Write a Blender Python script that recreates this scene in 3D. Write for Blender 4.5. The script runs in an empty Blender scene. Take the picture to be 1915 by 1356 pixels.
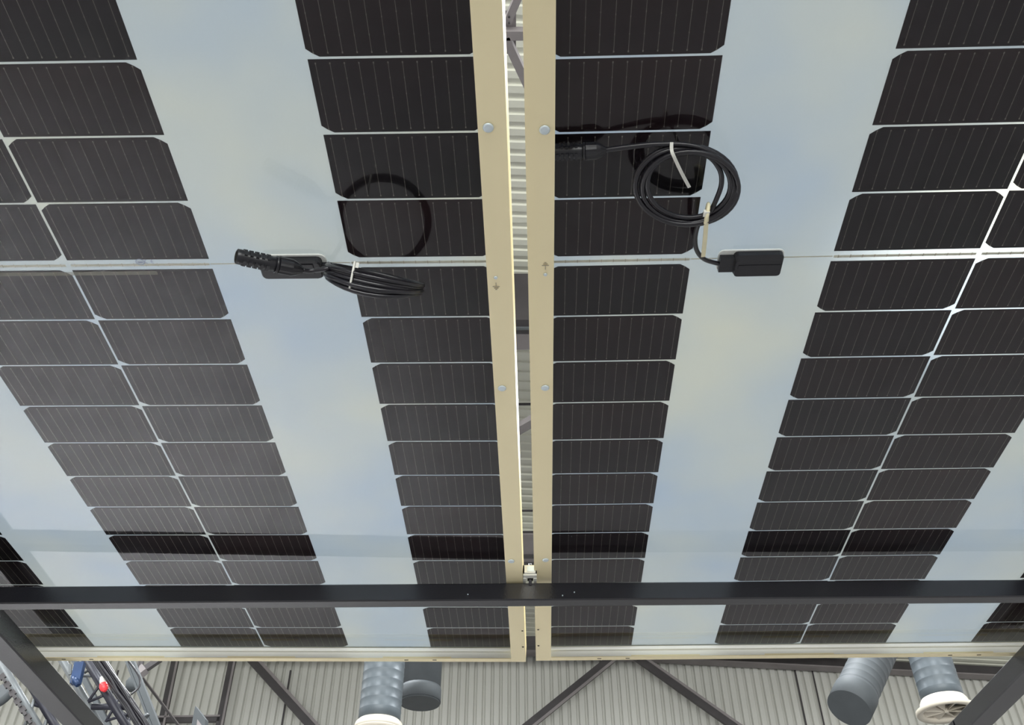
import bpy, math, random
from mathutils import Vector, Matrix
random.seed(7)
C = bpy.context.scene.collection
SC = bpy.context.scene
PI = math.pi

# ---------------------------------------------------------------- camera, world, lights
ELEV = math.radians(41.62)
F = 1744.3
CAM = Vector((0, 0, 1.6))
cd = bpy.data.cameras.new('camera'); cam = bpy.data.objects.new('camera', cd); C.objects.link(cam)
cam.location = CAM
cam.rotation_euler = (PI/2 + ELEV, 0, 0)
cd.sensor_width = 36; cd.lens = F/1915*36; cd.clip_start = 0.02; cd.clip_end = 200
SC.camera = cam

SC.view_settings.view_transform = 'Standard'
SC.view_settings.look = 'None'
SC.view_settings.gamma = 1
SC.view_settings.use_curve_mapping = False
SC.view_settings.exposure = 1.1

w = bpy.data.worlds.new('world'); SC.world = w; w.use_nodes = True
w.node_tree.nodes['Background'].inputs[0].default_value = (0.85, 0.86, 0.86, 1)
w.node_tree.nodes['Background'].inputs[1].default_value = 0.84

def area(name, loc, rot, sx, sy, power, col):
    l = bpy.data.lights.new(name, 'AREA'); l.shape = 'RECTANGLE'; l.size = sx; l.size_y = sy
    l.energy = power; l.color = col
    o = bpy.data.objects.new(name, l); C.objects.link(o); o.location = loc; o.rotation_euler = rot
    return o
# added fill light far behind the viewer, brightens the panels' end rails
area('rear_fill_light', (0, -19, 2.2), (PI/2, 0, 0), 24, 4, 2300, (0.98, 1.0, 0.97))
# a narrow display spot high above the right panel, glaring through its clear seams
for gx, gy, gs, ge in ((.74, .90, 4.6, 7500),):
    g = bpy.data.lights.new('display_spotlight', 'SPOT'); g.energy = ge; g.spot_size = math.radians(gs); g.spot_blend = 1.0; g.shadow_soft_size = .04; g.color = (1, .98, .92)
    go = bpy.data.objects.new('display_spotlight', g); C.objects.link(go); go.location = (gx, gy, 10.0)
# high bay lamps of the hall, hung under the roof
for lx, ly in ((-9, 3), (-9, 9), (-9, 15), (-3.6, 5), (-3.2, 12), (3.4, 4), (3.6, 11), (9, 3), (9, 9), (9, 15), (-3, -4), (4, -4), (-8, -8), (8, -8)):
    area('high_bay_light', (lx, ly, 10.4), (0, 0, 0), 1.6, 1.6, 250, (0.93, 0.97, 1.0))
sp = bpy.data.lights.new('floor_fill_spot', 'SPOT'); sp.energy = 5600; sp.spot_size = math.radians(62); sp.spot_blend = 1.0; sp.shadow_soft_size = .35; sp.color = (.93, .97, 1.0)  # added spot, brightens the floor mirrored in the left panel
so = bpy.data.objects.new('floor_fill_spot', sp); C.objects.link(so); so.location = (-3.1, 4.9, 6.0); so.rotation_euler = (0, 0, 0)

# ---------------------------------------------------------------- camera rays -> points of real planes
_se, _ce = math.sin(ELEV), math.cos(ELEV)
def ray(x, y):
    a, b = (x-957.5)/F, (y-678)/F
    return Vector((a, _se*b + _ce, -_ce*b + _se))
def at_z(x, y, z):
    d = ray(x, y); return CAM + d*((z-CAM.z)/d.z)
def at_y(x, y, Y):
    d = ray(x, y); return CAM + d*((Y-CAM.y)/d.y)

# ---------------------------------------------------------------- materials
def nmat(name):
    m = bpy.data.materials.new(name); m.use_nodes = True
    nt = m.node_tree; return m, nt, nt.nodes['Principled BSDF']
def pmat(name, col, rough=.5, metal=0, spec=.5, var=0.06, scale=8, bump=0.0, bscale=60, stretch=(1,1,1)):
    m, nt, b = nmat(name)
    b.inputs['Roughness'].default_value = rough; b.inputs['Metallic'].default_value = metal
    b.inputs['Specular IOR Level'].default_value = spec
    tc = nt.nodes.new('ShaderNodeTexCoord'); mp = nt.nodes.new('ShaderNodeMapping'); mp.inputs['Scale'].default_value = stretch
    nt.links.new(tc.outputs['Object'], mp.inputs[0])
    n = nt.nodes.new('ShaderNodeTexNoise'); n.inputs['Scale'].default_value = scale; n.inputs['Detail'].default_value = 5
    nt.links.new(mp.outputs[0], n.inputs['Vector'])
    r = nt.nodes.new('ShaderNodeValToRGB')
    r.color_ramp.elements[0].position = .3; r.color_ramp.elements[1].position = .7
    r.color_ramp.elements[0].color = tuple(c*(1-var) for c in col)+(1,)
    r.color_ramp.elements[1].color = tuple(min(1, c*(1+var)) for c in col)+(1,)
    nt.links.new(n.outputs[0], r.inputs[0]); nt.links.new(r.outputs[0], b.inputs['Base Color'])
    if bump:
        n2 = nt.nodes.new('ShaderNodeTexNoise'); n2.inputs['Scale'].default_value = bscale
        nt.links.new(tc.outputs['Object'], n2.inputs['Vector'])
        bp = nt.nodes.new('ShaderNodeBump'); bp.inputs['Strength'].default_value = bump; bp.inputs['Distance'].default_value = .002
        nt.links.new(n2.outputs[0], bp.inputs['Height']); nt.links.new(bp.outputs[0], b.inputs['Normal'])
    return m
M = {}
M['frame'] = pmat('champagne_anodised_aluminium', (.94, .83, .53), .35, .12, .5, .03, 5, stretch=(1, .2, 1))
M['frame_inner'] = pmat('clear_anodised_aluminium', (.93, .93, .87), .25, 0, .5, .04, 6, stretch=(.3, 4, 4))
M['steel_black'] = pmat('black_powder_coated_steel', (.007, .007, .010), .24, 0, .9, .2, 14, .12, 240)
M['plastic_black'] = pmat('black_moulded_plastic', (.010, .010, .013), .34, 0, .5, .2, 30, .1, 300)
M['rubber'] = pmat('black_cable_sheath', (.010, .009, .013), .30, 0, .6, .15, 40)
M['nylon'] = pmat('white_nylon', (.72, .72, .66), .45, 0, .5, .04, 30)
M['nylon_yellow'] = pmat('yellowed_nylon', (.80, .74, .50), .45, 0, .5, .04, 30)
M['silicone'] = pmat('white_silicone', (.86, .88, .84), .4, 0, .5, .05, 60)
M['zinc'] = pmat('zinc_plated_head', (.66, .74, .78), .35, .3, .5, .08, 80)
M['dark_hole'] = pmat('dark_recess', (.02, .018, .014), .8, 0, .2)
M['ink'] = pmat('engraved_ink', (.42, .37, .27), .7, 0, .2)
M['ink_blue'] = pmat('printed_blue_grey_ink', (.30, .32, .42), .7, 0, .2)
M['ribbon'] = pmat('tinned_copper_ribbon', (.62, .57, .47), .5, 0, .5, .10, 90)
M['solder'] = pmat('solder_tick', (.42, .36, .28), .5, 0, .5, .2, 90)
M['busbar'] = pmat('busbar_wire', (.17, .15, .13), .45, .5, .5, .1, 60)
M['deck_roof'] = pmat('painted_roof_deck', (.67, .67, .575), .6, 0, .3, .05, .6)
M['deck_wall'] = pmat('painted_wall_cladding', (.56, .56, .52), .55, 0, .3, .05, .5, stretch=(1, 1, .2))
M['girder'] = pmat('dark_brown_girder_paint', (.055, .05, .052), .55, 0, .4, .15, 3)
M['girder_grey'] = pmat('grey_girder_paint', (.22, .20, .20), .6, 0, .4, .1, 3)
M['galv'] = pmat('galvanised_duct', (.085, .102, .115), .42, .15, .5, .10, 5)
M['galv_dull'] = pmat('dull_galvanised_duct', (.062, .070, .076), .68, 0, .5, .08, 5)
M['diffuser'] = pmat('cream_diffuser_plastic', (.60, .55, .46), .45, 0, .4, .04, 6)
M['truss'] = pmat('dark_truss_paint', (.018, .018, .028), .4, .2, .5, .2, 9)
M['truss_light'] = pmat('aluminium_truss', (.11, .12, .125), .45, .2, .5, .1, 9)
M['blue'] = pmat('blue_clamp_paint', (.015, .04, .11), .35, .2, .5, .2, 9)
M['red'] = pmat('red_lamp_glass', (.85, .05, .06), .3, 0, .5, .05, 9)
M['floor'] = pmat('pale_concrete_floor', (.165, .158, .158), .6, 0, .3, .08, .5)

def cell_material():
    m, nt, b = nmat('monocrystalline_silicon')
    b.inputs['Roughness'].default_value = .38; b.inputs['Specular IOR Level'].default_value = .05
    tc = nt.nodes.new('ShaderNodeTexCoord')
    n = nt.nodes.new('ShaderNodeTexNoise'); n.inputs['Scale'].default_value = 3.2; n.inputs['Detail'].default_value = 2
    nt.links.new(tc.outputs['Object'], n.inputs['Vector'])
    oi = nt.nodes.new('ShaderNodeObjectInfo')
    ad = nt.nodes.new('ShaderNodeMath'); ad.operation = 'MULTIPLY_ADD'; ad.inputs[1].default_value = .35
    nt.links.new(oi.outputs['Random'], ad.inputs[0]); nt.links.new(n.outputs[0], ad.inputs[2])
    r = nt.nodes.new('ShaderNodeValToRGB')
    e = r.color_ramp.elements
    e[0].position = .35; e[0].color = (.007, .007, .008, 1)
    e[1].position = .95; e[1].color = (.020, .009, .010, 1)
    e.new(.6).color = (.013, .008, .011, 1)
    nt.links.new(ad.outputs[0], r.inputs[0]); nt.links.new(r.outputs[0], b.inputs['Base Color'])
    return m
M['cell'] = cell_material()

def backsheet_material():
    # frosted encapsulant: scatters the light of the hall lamps above through to the underside
    m = bpy.data.materials.new('frosted_translucent_encapsulant'); m.use_nodes = True
    nt = m.node_tree; nt.nodes.clear()
    out = nt.nodes.new('ShaderNodeOutputMaterial')
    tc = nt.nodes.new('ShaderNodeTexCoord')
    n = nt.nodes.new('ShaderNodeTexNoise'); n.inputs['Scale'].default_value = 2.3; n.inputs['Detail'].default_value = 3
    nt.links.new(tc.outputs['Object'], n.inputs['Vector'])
    r = nt.nodes.new('ShaderNodeValToRGB')  # bluish to cream noise paints in soft blotches of ceiling light
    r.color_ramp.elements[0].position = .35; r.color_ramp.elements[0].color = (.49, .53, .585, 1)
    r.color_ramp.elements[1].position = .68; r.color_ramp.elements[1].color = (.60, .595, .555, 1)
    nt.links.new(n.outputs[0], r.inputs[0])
    tr = nt.nodes.new('ShaderNodeBsdfTranslucent'); nt.links.new(r.outputs[0], tr.inputs[0])
    di = nt.nodes.new('ShaderNodeBsdfDiffuse'); nt.links.new(r.outputs[0], di.inputs[0])
    # tiny bright specks in the encapsulant
    v = nt.nodes.new('ShaderNodeTexNoise'); v.inputs['Scale'].default_value = 260; v.inputs['Detail'].default_value = 2
    nt.links.new(tc.outputs['Object'], v.inputs['Vector'])
    bp = nt.nodes.new('ShaderNodeBump'); bp.inputs['Strength'].default_value = .25; bp.inputs['Distance'].default_value = .001
    nt.links.new(v.outputs[0], bp.inputs['Height'])
    nt.links.new(bp.outputs[0], di.inputs['Normal'])
    mx = nt.nodes.new('ShaderNodeMixShader'); mx.inputs[0].default_value = .62
    nt.links.new(di.outputs[0], mx.inputs[1]); nt.links.new(tr.outputs[0], mx.inputs[2])
    nt.links.new(mx.outputs[0], out.inputs[0])
    return m
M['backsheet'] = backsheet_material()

def glass_material():
    # rear glass: its outer face reflects by Fresnel, the bonded face does not
    m = bpy.data.materials.new('rear_cover_glass'); m.use_nodes = True
    nt = m.node_tree; nt.nodes.clear()
    out = nt.nodes.new('ShaderNodeOutputMaterial')
    fr = nt.nodes.new('ShaderNodeFresnel'); fr.inputs[0].default_value = 1.52
    g = nt.nodes.new('ShaderNodeNewGeometry')
    iv = nt.nodes.new('ShaderNodeMath'); iv.operation = 'SUBTRACT'; iv.inputs[0].default_value = 1
    nt.links.new(g.outputs['Backfacing'], iv.inputs[1])
    mu = nt.nodes.new('ShaderNodeMath'); mu.operation = 'MULTIPLY'
    nt.links.new(fr.outputs[0], mu.inputs[0]); nt.links.new(iv.outputs[0], mu.inputs[1])
    t = nt.nodes.new('ShaderNodeBsdfTransparent'); t.inputs[0].default_value = (.97, .985, .98, 1)
    gl = nt.nodes.new('ShaderNodeBsdfGlossy'); gl.inputs['Roughness'].default_value = .03
    mx = nt.nodes.new('ShaderNodeMixShader')
    nt.links.new(mu.outputs[0], mx.inputs[0]); nt.links.new(t.outputs[0], mx.inputs[1]); nt.links.new(gl.outputs[0], mx.inputs[2])
    nt.links.new(mx.outputs[0], out.inputs[0])
    return m
M['glass'] = glass_material()
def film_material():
    m = bpy.data.materials.new('translucent_brownish_film'); m.use_nodes = True
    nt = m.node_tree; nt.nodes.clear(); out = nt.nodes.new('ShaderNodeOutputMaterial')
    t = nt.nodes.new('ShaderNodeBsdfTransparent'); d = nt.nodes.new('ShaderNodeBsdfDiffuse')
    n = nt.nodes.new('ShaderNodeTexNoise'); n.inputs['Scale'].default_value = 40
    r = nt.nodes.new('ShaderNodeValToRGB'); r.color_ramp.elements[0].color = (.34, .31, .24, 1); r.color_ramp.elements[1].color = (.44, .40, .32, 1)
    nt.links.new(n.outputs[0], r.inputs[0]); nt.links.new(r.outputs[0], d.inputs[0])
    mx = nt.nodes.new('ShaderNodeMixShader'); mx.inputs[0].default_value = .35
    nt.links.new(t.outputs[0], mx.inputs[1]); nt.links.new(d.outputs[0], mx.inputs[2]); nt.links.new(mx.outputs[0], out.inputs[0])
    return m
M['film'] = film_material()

# ---------------------------------------------------------------- mesh helpers
class MB:
    def __init__(s): s.v = []; s.f = []; s.mi = []; s.sm = []
    def add(s, vs, fs, mi=0, smooth=False):
        o = len(s.v); s.v += [tuple(p) for p in vs]
        for f in fs: s.f.append([i+o for i in f]); s.mi.append(mi); s.sm.append(smooth)
    def box(s, x0, x1, y0, y1, z0, z1, mi=0):
        x0, x1 = min(x0, x1), max(x0, x1); y0, y1 = min(y0, y1), max(y0, y1); z0, z1 = min(z0, z1), max(z0, z1)
        vs = [(x0,y0,z0),(x1,y0,z0),(x1,y1,z0),(x0,y1,z0),(x0,y0,z1),(x1,y0,z1),(x1,y1,z1),(x0,y1,z1)]
        s.add(vs, [(3,2,1,0),(4,5,6,7),(0,1,5,4),(1,2,6,5),(2,3,7,6),(3,0,4,7)], mi)
    def bevbox(s, x0, x1, y0, y1, z0, z1, b, mi=0):
        # box whose cross section in x,z has cut corners, long axis y
        s.prism([(x0+b,z0),(x1-b,z0),(x1,z0+b),(x1,z1-b),(x1-b,z1),(x0+b,z1),(x0,z1-b),(x0,z0+b)], y0, y1, mi)
    def prism(s, prof, y0, y1, mi=0, axis='y'):
        n = len(prof); vs = []
        for t in (y0, y1):
            for a, b in prof:
                vs.append((a, t, b) if axis == 'y' else ((t, a, b) if axis == 'x' else (a, b, t)))
        fs = [(i, (i+1) % n, n+(i+1) % n, n+i) for i in range(n)] + [tuple(reversed(range(n))), tuple(range(n, 2*n))]
        s.add(vs, fs, mi)
    def bar(s, a, b, wx, wz, up=(0,0,1), mi=0):
        a = Vector(a); b = Vector(b); d = (b-a).normalized(); u = Vector(up)
        if abs(d.dot(u)) > .97: u = Vector((0,1,0))
        x = d.cross(u).normalized(); z = x.cross(d).normalized()
        vs = []
        for p in (a, b):
            for i, j in ((-1,-1),(1,-1),(1,1),(-1,1)): vs.append(p + x*(i*wx/2) + z*(j*wz/2))
        s.add(vs, [(3,2,1,0),(4,5,6,7),(0,1,5,4),(1,2,6,5),(2,3,7,6),(3,0,4,7)], mi)
    def tube(s, pts, r, n=10, mi=0, closed=False, cap=True):
        pts = [Vector(p) for p in pts]; N = len(pts)
        rs = r if isinstance(r, (list, tuple)) else [r]*N
        def tan(i):
            if closed: return (pts[(i+1) % N]-pts[i-1]).normalized()
            return (pts[min(i+1, N-1)]-pts[max(i-1, 0)]).normalized()
        t = tan(0); ref = Vector((0,0,1)) if abs(t.z) < .9 else Vector((1,0,0))
        x = t.cross(ref).normalized(); vs = []
        for i in range(N):
            t = tan(i); x = (x - t*x.dot(t)).normalized(); y = t.cross(x)
            for k in range(n):
                a = 2*PI*k/n; vs.append(pts[i] + (x*math.cos(a)+y*math.sin(a))*rs[i])
        fs = []
        for i in range(N if closed else N-1):
            j = (i+1) % N
            for k in range(n): fs.append((i*n+k, i*n+(k+1) % n, j*n+(k+1) % n, j*n+k))
        s.add(vs, fs, mi, True)
        if cap and not closed:
            o = len(s.v)-N*n
            s.f.append([o+k for k in reversed(range(n))]); s.mi.append(mi); s.sm.append(False)
            s.f.append([o+(N-1)*n+k for k in range(n)]); s.mi.append(mi); s.sm.append(False)
    def lathe(s, a, b, prof, n=24, mi=0, wob=None):
        # prof: (fraction along a->b, radius)
        a = Vector(a); b = Vector(b); t = (b-a).normalized(); L = (b-a).length
        ref = Vector((0,0,1)) if abs(t.z) < .9 else Vector((1,0,0))
        x = t.cross(ref).normalized(); y = t.cross(x); vs = []
        for h, r in prof:
            for k in range(n):
                an = 2*PI*k/n; rr = r if wob is None else r*(1+wob*(k % 2))
                vs.append(a + t*(h*L) + (x*math.cos(an)+y*math.sin(an))*rr)
        m = len(prof); fs = [(i*n+k, i*n+(k+1) % n, (i+1)*n+(k+1) % n, (i+1)*n+k) for i in range(m-1) for k in range(n)]
        s.add(vs, fs, mi, wob is None)
        o = len(s.v)-m*n
        s.f.append([o+k for k in reversed(range(n))]); s.mi.append(mi); s.sm.append(False)
        s.f.append([o+(m-1)*n+k for k in range(n)]); s.mi.append(mi); s.sm.append(False)
    def mesh(s, name, mats):
        me = bpy.data.meshes.new(name); me.from_pydata(s.v, [], s.f)
        for m in (mats if isinstance(mats, (list, tuple)) else [mats]): me.materials.append(m)
        me.polygons.foreach_set('material_index', s.mi); me.polygons.foreach_set('use_smooth', s.sm)
        me.update(); return me
    def build(s, name, mats, parent=None):
        o = bpy.data.objects.new(name, s.mesh(name, mats)); C.objects.link(o); o.parent = parent
        return o
def put(name, me, parent=None, loc=(0,0,0)):
    o = bpy.data.objects.new(name, me); C.objects.link(o); o.parent = parent; o.location = loc; return o
def tag(o, label, cat, group=None):
    o['label'] = label; o['category'] = cat
    if group: o['group'] = group
    return o
def thing(name, label, cat, loc=(0,0,0), group=None):
    o = bpy.data.objects.new(name, None); C.objects.link(o); o.location = loc; o.empty_display_size = .1
    return tag(o, label, cat, group)
def struct(o): o['kind'] = 'structure'; return o
def smooth_path(P, k=8):
    P = [Vector(p) for p in P]; out = []
    for i in range(len(P)-1):
        p0, p1, p2, p3 = P[max(i-1,0)], P[i], P[i+1], P[min(i+2, len(P)-1)]
        for j in range(k):
            t = j/k
            out.append(.5*((2*p1)+(p2-p0)*t+(2*p0-5*p1+4*p2-p3)*t*t+(3*p1-p0-3*p2+p3)*t**3))
    out.append(P[-1]); return out

# ---------------------------------------------------------------- setting: floor, roof deck, end wall
b = MB(); b.box(-30, 30, -25, 30, -.2, 0); struct(b.build('floor', M['floor']))
WY = 22.0                                   # end wall
def roof_z(x): return 11.72 - .054*x
def ribbed(name, mat, along, lo, hi, pitch, groove, depth, ext, fn):
    # profile of a trapezoid sheet: runs along 'along'
    prof = []; t = lo
    while t < hi:
        s_ = depth*.35
        prof += [(t, 0), (t+pitch-groove-2*s_, 0), (t+pitch-groove-s_, depth), (t+pitch-s_, depth)]
        t += pitch
    prof.append((hi, 0)); vs = []; n = len(prof)
    for e in ext:
        for t, d in prof: vs.append(fn(t, d, e))
    m = MB(); m.add(vs, [(i, i+1, n+i+1, n+i) for i in range(n-1)]); return m
# roof deck, ribs run across the hall and follow the fall of the roof
m1 = ribbed('deck', None, 'x', -12, 10.9, .2055, .085, .030, (-22, 22), lambda t, d, e: (e, t, roof_z(e)+d))
o = m1.build('ceiling', M['deck_roof']); struct(o)
m2 = ribbed('deck', None, 'x', 10.9, WY+.3, .245, .10, .032, (-22, 22), lambda t, d, e: (e, t, roof_z(e)+d))
o = m2.build('ceiling.001', M['deck_roof']); struct(o)
mw = ribbed('wall', None, 'x', -22, 22, .2035, .045, .06, (0, 13), lambda t, d, e: (t, WY+d, e))
o = mw.build('wall_front', M['deck_wall']); struct(o)
# sheet joints of the cladding
for x in (6.90, 7.32, -5.4, 12.9, -9.6):
    b = MB(); b.box(x-.018, x+.018, WY-.012, WY+.02, .2, 11.1); struct(b.build('trim_1', M['girder']))

def beam(name, a, bb, w_, h_, mat, label=None, cat=None, group=None):
    m = MB(); m.bar(a, bb, w_, h_); o = m.build(name, mat)
    if label: tag(o, label, cat, group)
    return o
# eave beam along the top of the end wall, with its lighter bottom flange
eb = thing('eave_beam', 'long dark eave beam along the top of the ribbed end wall', 'beam', (0, WY-.25, 11))
L_ = eb.location
m = MB(); m.prism([(-20-L_.x, 1.05), (20, -1.11), (20, -1.42), (-20, .74)], -.12, .1); 
m = MB()
def slopebox(m, x0, x1, y0, y1, zt, hb):
    z0, z1 = roof_z(x0)-zt-L_.z, roof_z(x1)-zt-L_.z
    vs = [(x0,y0,z0-hb),(x1,y0,z1-hb),(x1,y1,z1-hb),(x0,y1,z0-hb),(x0,y0,z0),(x1,y0,z1),(x1,y1,z1),(x0,y1,z0)]
    m.add(vs, [(3,2,1,0),(4,5,6,7),(0,1,5,4),(1,2,6,5),(2,3,7,6),(3,0,4,7)])
slopebox(m, -20, 20, -.03, .03, .02, .24); m.build('web', M['girder'], eb)
m = MB(); slopebox(m, -20, 20, -.14, .14, .26, .03); m.build('bottom_flange', M['girder_grey'], eb)

# ---------------------------------------------------------------- roof members seen through the slot between the panels
def girder(y_img0, y_img1, z, name, label, soffit):
    Y0 = at_z(970, y_img0, z).y; Y1 = at_z(970, y_img1, z).y
    g = thing(name, label, 'beam', (0, (Y0+Y1)/2, z))
    hw = (Y1-Y0)/2
    m = MB(); m.box(-14, 14, -hw, hw, 0, .02); m.build('soffit', M['girder_grey' if soffit else 'girder'], g)
    m = MB(); m.box(-14, 14, -.01, .01, .02, .62); m.build('web', M['girder'], g)
    m = MB(); m.box(-14, 14, -hw, hw, .62, .64); m.build('top_flange', M['girder'], g)
    return g
g1 = thing('roof_girder', 'deep roof girder crossing the slot beside the fourth screw rows', 'beam', (0, 0, 0))
g1['label'] = 'dark roof girder with pale grey soffit crossing the middle of the slot between panels'
Ya = at_z(970, 600, 10.3).y; Yb = at_z(970, 625, 10.3).y; Yc = at_z(970, 654, 10.3).y
g1.location = (0, Yb, 10.3)
m = MB(); m.box(-14, 14, 0, Yc-Yb, 0, .03); m.build('soffit', M['girder_grey'], g1)
m = MB(); m.box(-14, 14, Ya-Yb, 0, .0, .03); m.box(-14, 14, Ya-Yb-.02, Ya-Yb, 0, .9); m.build('web', M['girder'], g1)
m = MB(); m.box(-14, 14, (Ya-Yb)*.5-.02, (Ya-Yb)*.5+.02, -.03, 0); m.build('conduit', M['truss_light'], g1)

g2 = thing('roof_girder', 'grey roof girder seen in the slot just above the white frame bracket', 'beam', (0, 0, 0))
Ya = at_z(985, 1000, 10.4).y; Yb = at_z(985, 1037, 10.4).y; Yc = at_z(985, 1056, 10.4).y
g2.location = (0, Yb, 10.4)
m = MB(); m.box(-14, 14, Ya-Yb, 0, 0, .03); m.build('soffit', M['girder_grey'], g2)
m = MB(); m.box(-14, 14, 0, .12, -.02, .5); m.box(-14, 14, .28, .36, -.02, .5); m.build('web', M['girder'], g2)
m = MB(); m.box(-14, 14, .12, .28, 0, .03); m.box(-14, 14, .36, Yc-Yb, 0, .03); m.build('bottom_flange', M['girder_grey'], g2)

g3 = thing('purlin', 'dark purlin seen in the slot behind the ends of both panels', 'beam', (0, 20.2, 10.97))
m = MB(); m.box(-8, 8, -.10, .10, -.12, .12); m.build('web', M['girder'], g3)
m = MB(); m.box(-8, 8, .10, .5, .0, .03); m.build('bottom_flange', M['girder_grey'], g3)

for yy, lab in ((756, 'thin dark rod under the roof crossing the slot below the middle screws'), (955, 'thin dark rod under the roof crossing the slot low down')):
    p = at_z(970, yy, 11.2)
    m = MB(); m.tube([(-6, 0, 0), (6, 0, 0)], .022, 8); o = m.build('tie_rod', M['girder']); o.location = (0, p.y, 11.2)
    tag(o, lab, 'rod')
# truss joint at the top of the slot
z_ = 9.6
ra = at_z(900, 62, z_); rb = at_z(1030, 62, z_)
t1 = thing('roof_truss', 'grey tubular roof truss joint at the top of the slot between panels', 'truss', at_z(952, 64, z_))
o_ = t1.location
def rel(p): return p-o_
m = MB(); m.bar(rel(at_z(700, 63, z_)), rel(at_z(1250, 63, z_)), .09, .09); m.build('chord', M['girder_grey'], t1)
m = MB(); m.bar(rel(at_z(949, 40, z_)), rel(at_z(975, -20, z_)), .07, .07); m.build('brace', M['girder_grey'], t1)
m = MB(); m.bar(rel(at_z(945, 68, z_)), rel(at_z(995, 175, z_)), .08, .09); m.build('brace', M['girder_grey'], t1)
m = MB(); m.bar(rel(at_z(955, 20, z_+.05)), rel(at_z(955, 100, z_+.05)), .10, .015); m.build('gusset_plate', M['girder_grey'], t1)
for yy in (31, 42):
    p = rel(at_z(952, yy, z_-.05)); m = MB(); m.lathe(p, p+Vector((0,0,-.012)), [(0,.012),(1,.012)], 8); m.build('bolt', M['girder'], t1)
t2 = thing('diagonal_strut', 'grey diagonal strut crossing the slot below the roof girder', 'strut', at_z(983, 794, 9.8))
o_ = t2.location
m = MB(); m.bar(rel(at_z(920, 830, 9.8)), rel(at_z(1040, 762, 9.8)), .15, .10); m.build('tube', M['girder_grey'], t2)
for q in (at_z(925, 827, 9.8), at_z(1036, 764, 9.8)):
    m = MB(); m.bar(rel(q), rel(Vector((q.x, q.y, roof_z(q.x)+.02))), .04, .04); m.build('hanger', M['girder'], t2)
m = MB(); m.bar(rel(at_z(920, 830, 9.86)), rel(at_z(1040, 762, 9.86)), .17, .02); m.build('plate', M['girder'], t2)

# ---------------------------------------------------------------- bracing and columns in front of the end wall
YB = 21.4
def wall_strut(p, q, w_, name, label, cat='brace'):
    a_, b_ = at_y(*p, YB), at_y(*q, YB)
    t = thing(name, label, cat, (a_+b_)/2); c_ = t.location
    d = (b_-a_).normalized(); nrm = Vector((0, 1, 0)).cross(d).normalized()
    m = MB(); m.bar(a_-c_, b_-c_, .10, w_, up=nrm); m.build('web', M['girder'], t)
    m = MB(); off = nrm*(w_*.42); m.bar(a_-c_-off+Vector((0,-.06,0)), b_-c_-off+Vector((0,-.06,0)), .03, w_*.3, up=nrm); m.build('flange', M['girder_grey'], t)
    return t
wall_strut((455, 1215), (640, 1420), .22, 'diagonal_brace', 'dark diagonal brace on the end wall left of the grey ducts')
wall_strut((1160, 1219), (920, 1413), .20, 'diagonal_brace', 'dark diagonal brace falling to the left below the right panel frame')
wall_strut((1170, 1214), (1460, 1420), .20, 'diagonal_brace', 'dark diagonal brace falling to the right below the right panel frame')
wall_strut((437, 1225), (402, 1400), .16, 'wall_post', 'dark wall post beside the long diagonal brace', 'post')
wall_strut((330, 1225), (293, 1400), .16, 'wall_post', 'dark wall post near the lattice truss', 'post')
wall_strut((290, 1347), (412, 1345), .13, 'wall_rail', 'dark horizontal rail joining the two wall posts at the bottom left', 'rail')
YB = 20.9
wall_strut((262, 1262), (345, 1372), .06, 'tie_bar', 'thin dark tie bar running down between truss and wall post', 'rod')

# ---------------------------------------------------------------- ventilation ducts
def duct(pts, rs, label, spiral, end, mat, group=None, name='ventilation_duct'):
    # pts: world points top->bottom
    a_, b_ = Vector(pts[0]), Vector(pts[1])
    t = thing(name, label, 'duct', b_, group)
    a_ = a_-b_; L = a_.length; d = (-a_).normalized()
    r = rs
    prof = [(0, r)]
    N = int(L/.11) if spiral else 0
    for i in range(1, N):
        h = i/N
        prof += [(h-.10/N, r), (h-.03/N, r*1.012), (h+.03/N, r*1.012), (h+.10/N, r)]
    if spiral == 2: prof = [p for p in prof if p[0] < 1-.32/L] + [(1-.30/L, r), (1-.28/L, r*1.06), (1-.26/L, r*1.06)]
    prof.append((1, r if spiral != 2 else r*1.04))
    m = MB(); m.lathe(a_, (0,0,0), prof, 40); m.build('duct_tube', M[mat], t)
    return t, d
def down(x, y, Yd, L):
    p = at_y(x, y, Yd); return (Vector((p.x, p.y, roof_z(p.x)+.02)), p)
# left pair
pa = down(709, 1350, 10.9, 3.2)
t, d = duct(pa, .245, 'blue grey spiral duct with white collar left of the slot', 1, 0, 'galv')
m = MB(); m.lathe((0,0,0), (0,0,-.10), [(0,.245),(.25,.27),(.7,.285),(1,.285)], 40); m.build('collar', M['diffuser'], t)
m = MB(); m.lathe((0,0,-.10), (0,0,-.13), [(0,.285),(1,.2)], 40); m.build('end_rim', M['diffuser'], t)
pb = down(785, 1316, 12.6, 3.2)
t, d = duct(pb, .275, 'smooth dull grey duct hanging behind the spiral duct with white collar', 0, 0, 'galv_dull')
m = MB(); m.lathe((0,0,.22), (0,0,.02), [(0,.277),(.2,.285),(1,.285)], 24); m.build('end_band', M['galv_dull'], t)
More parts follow.
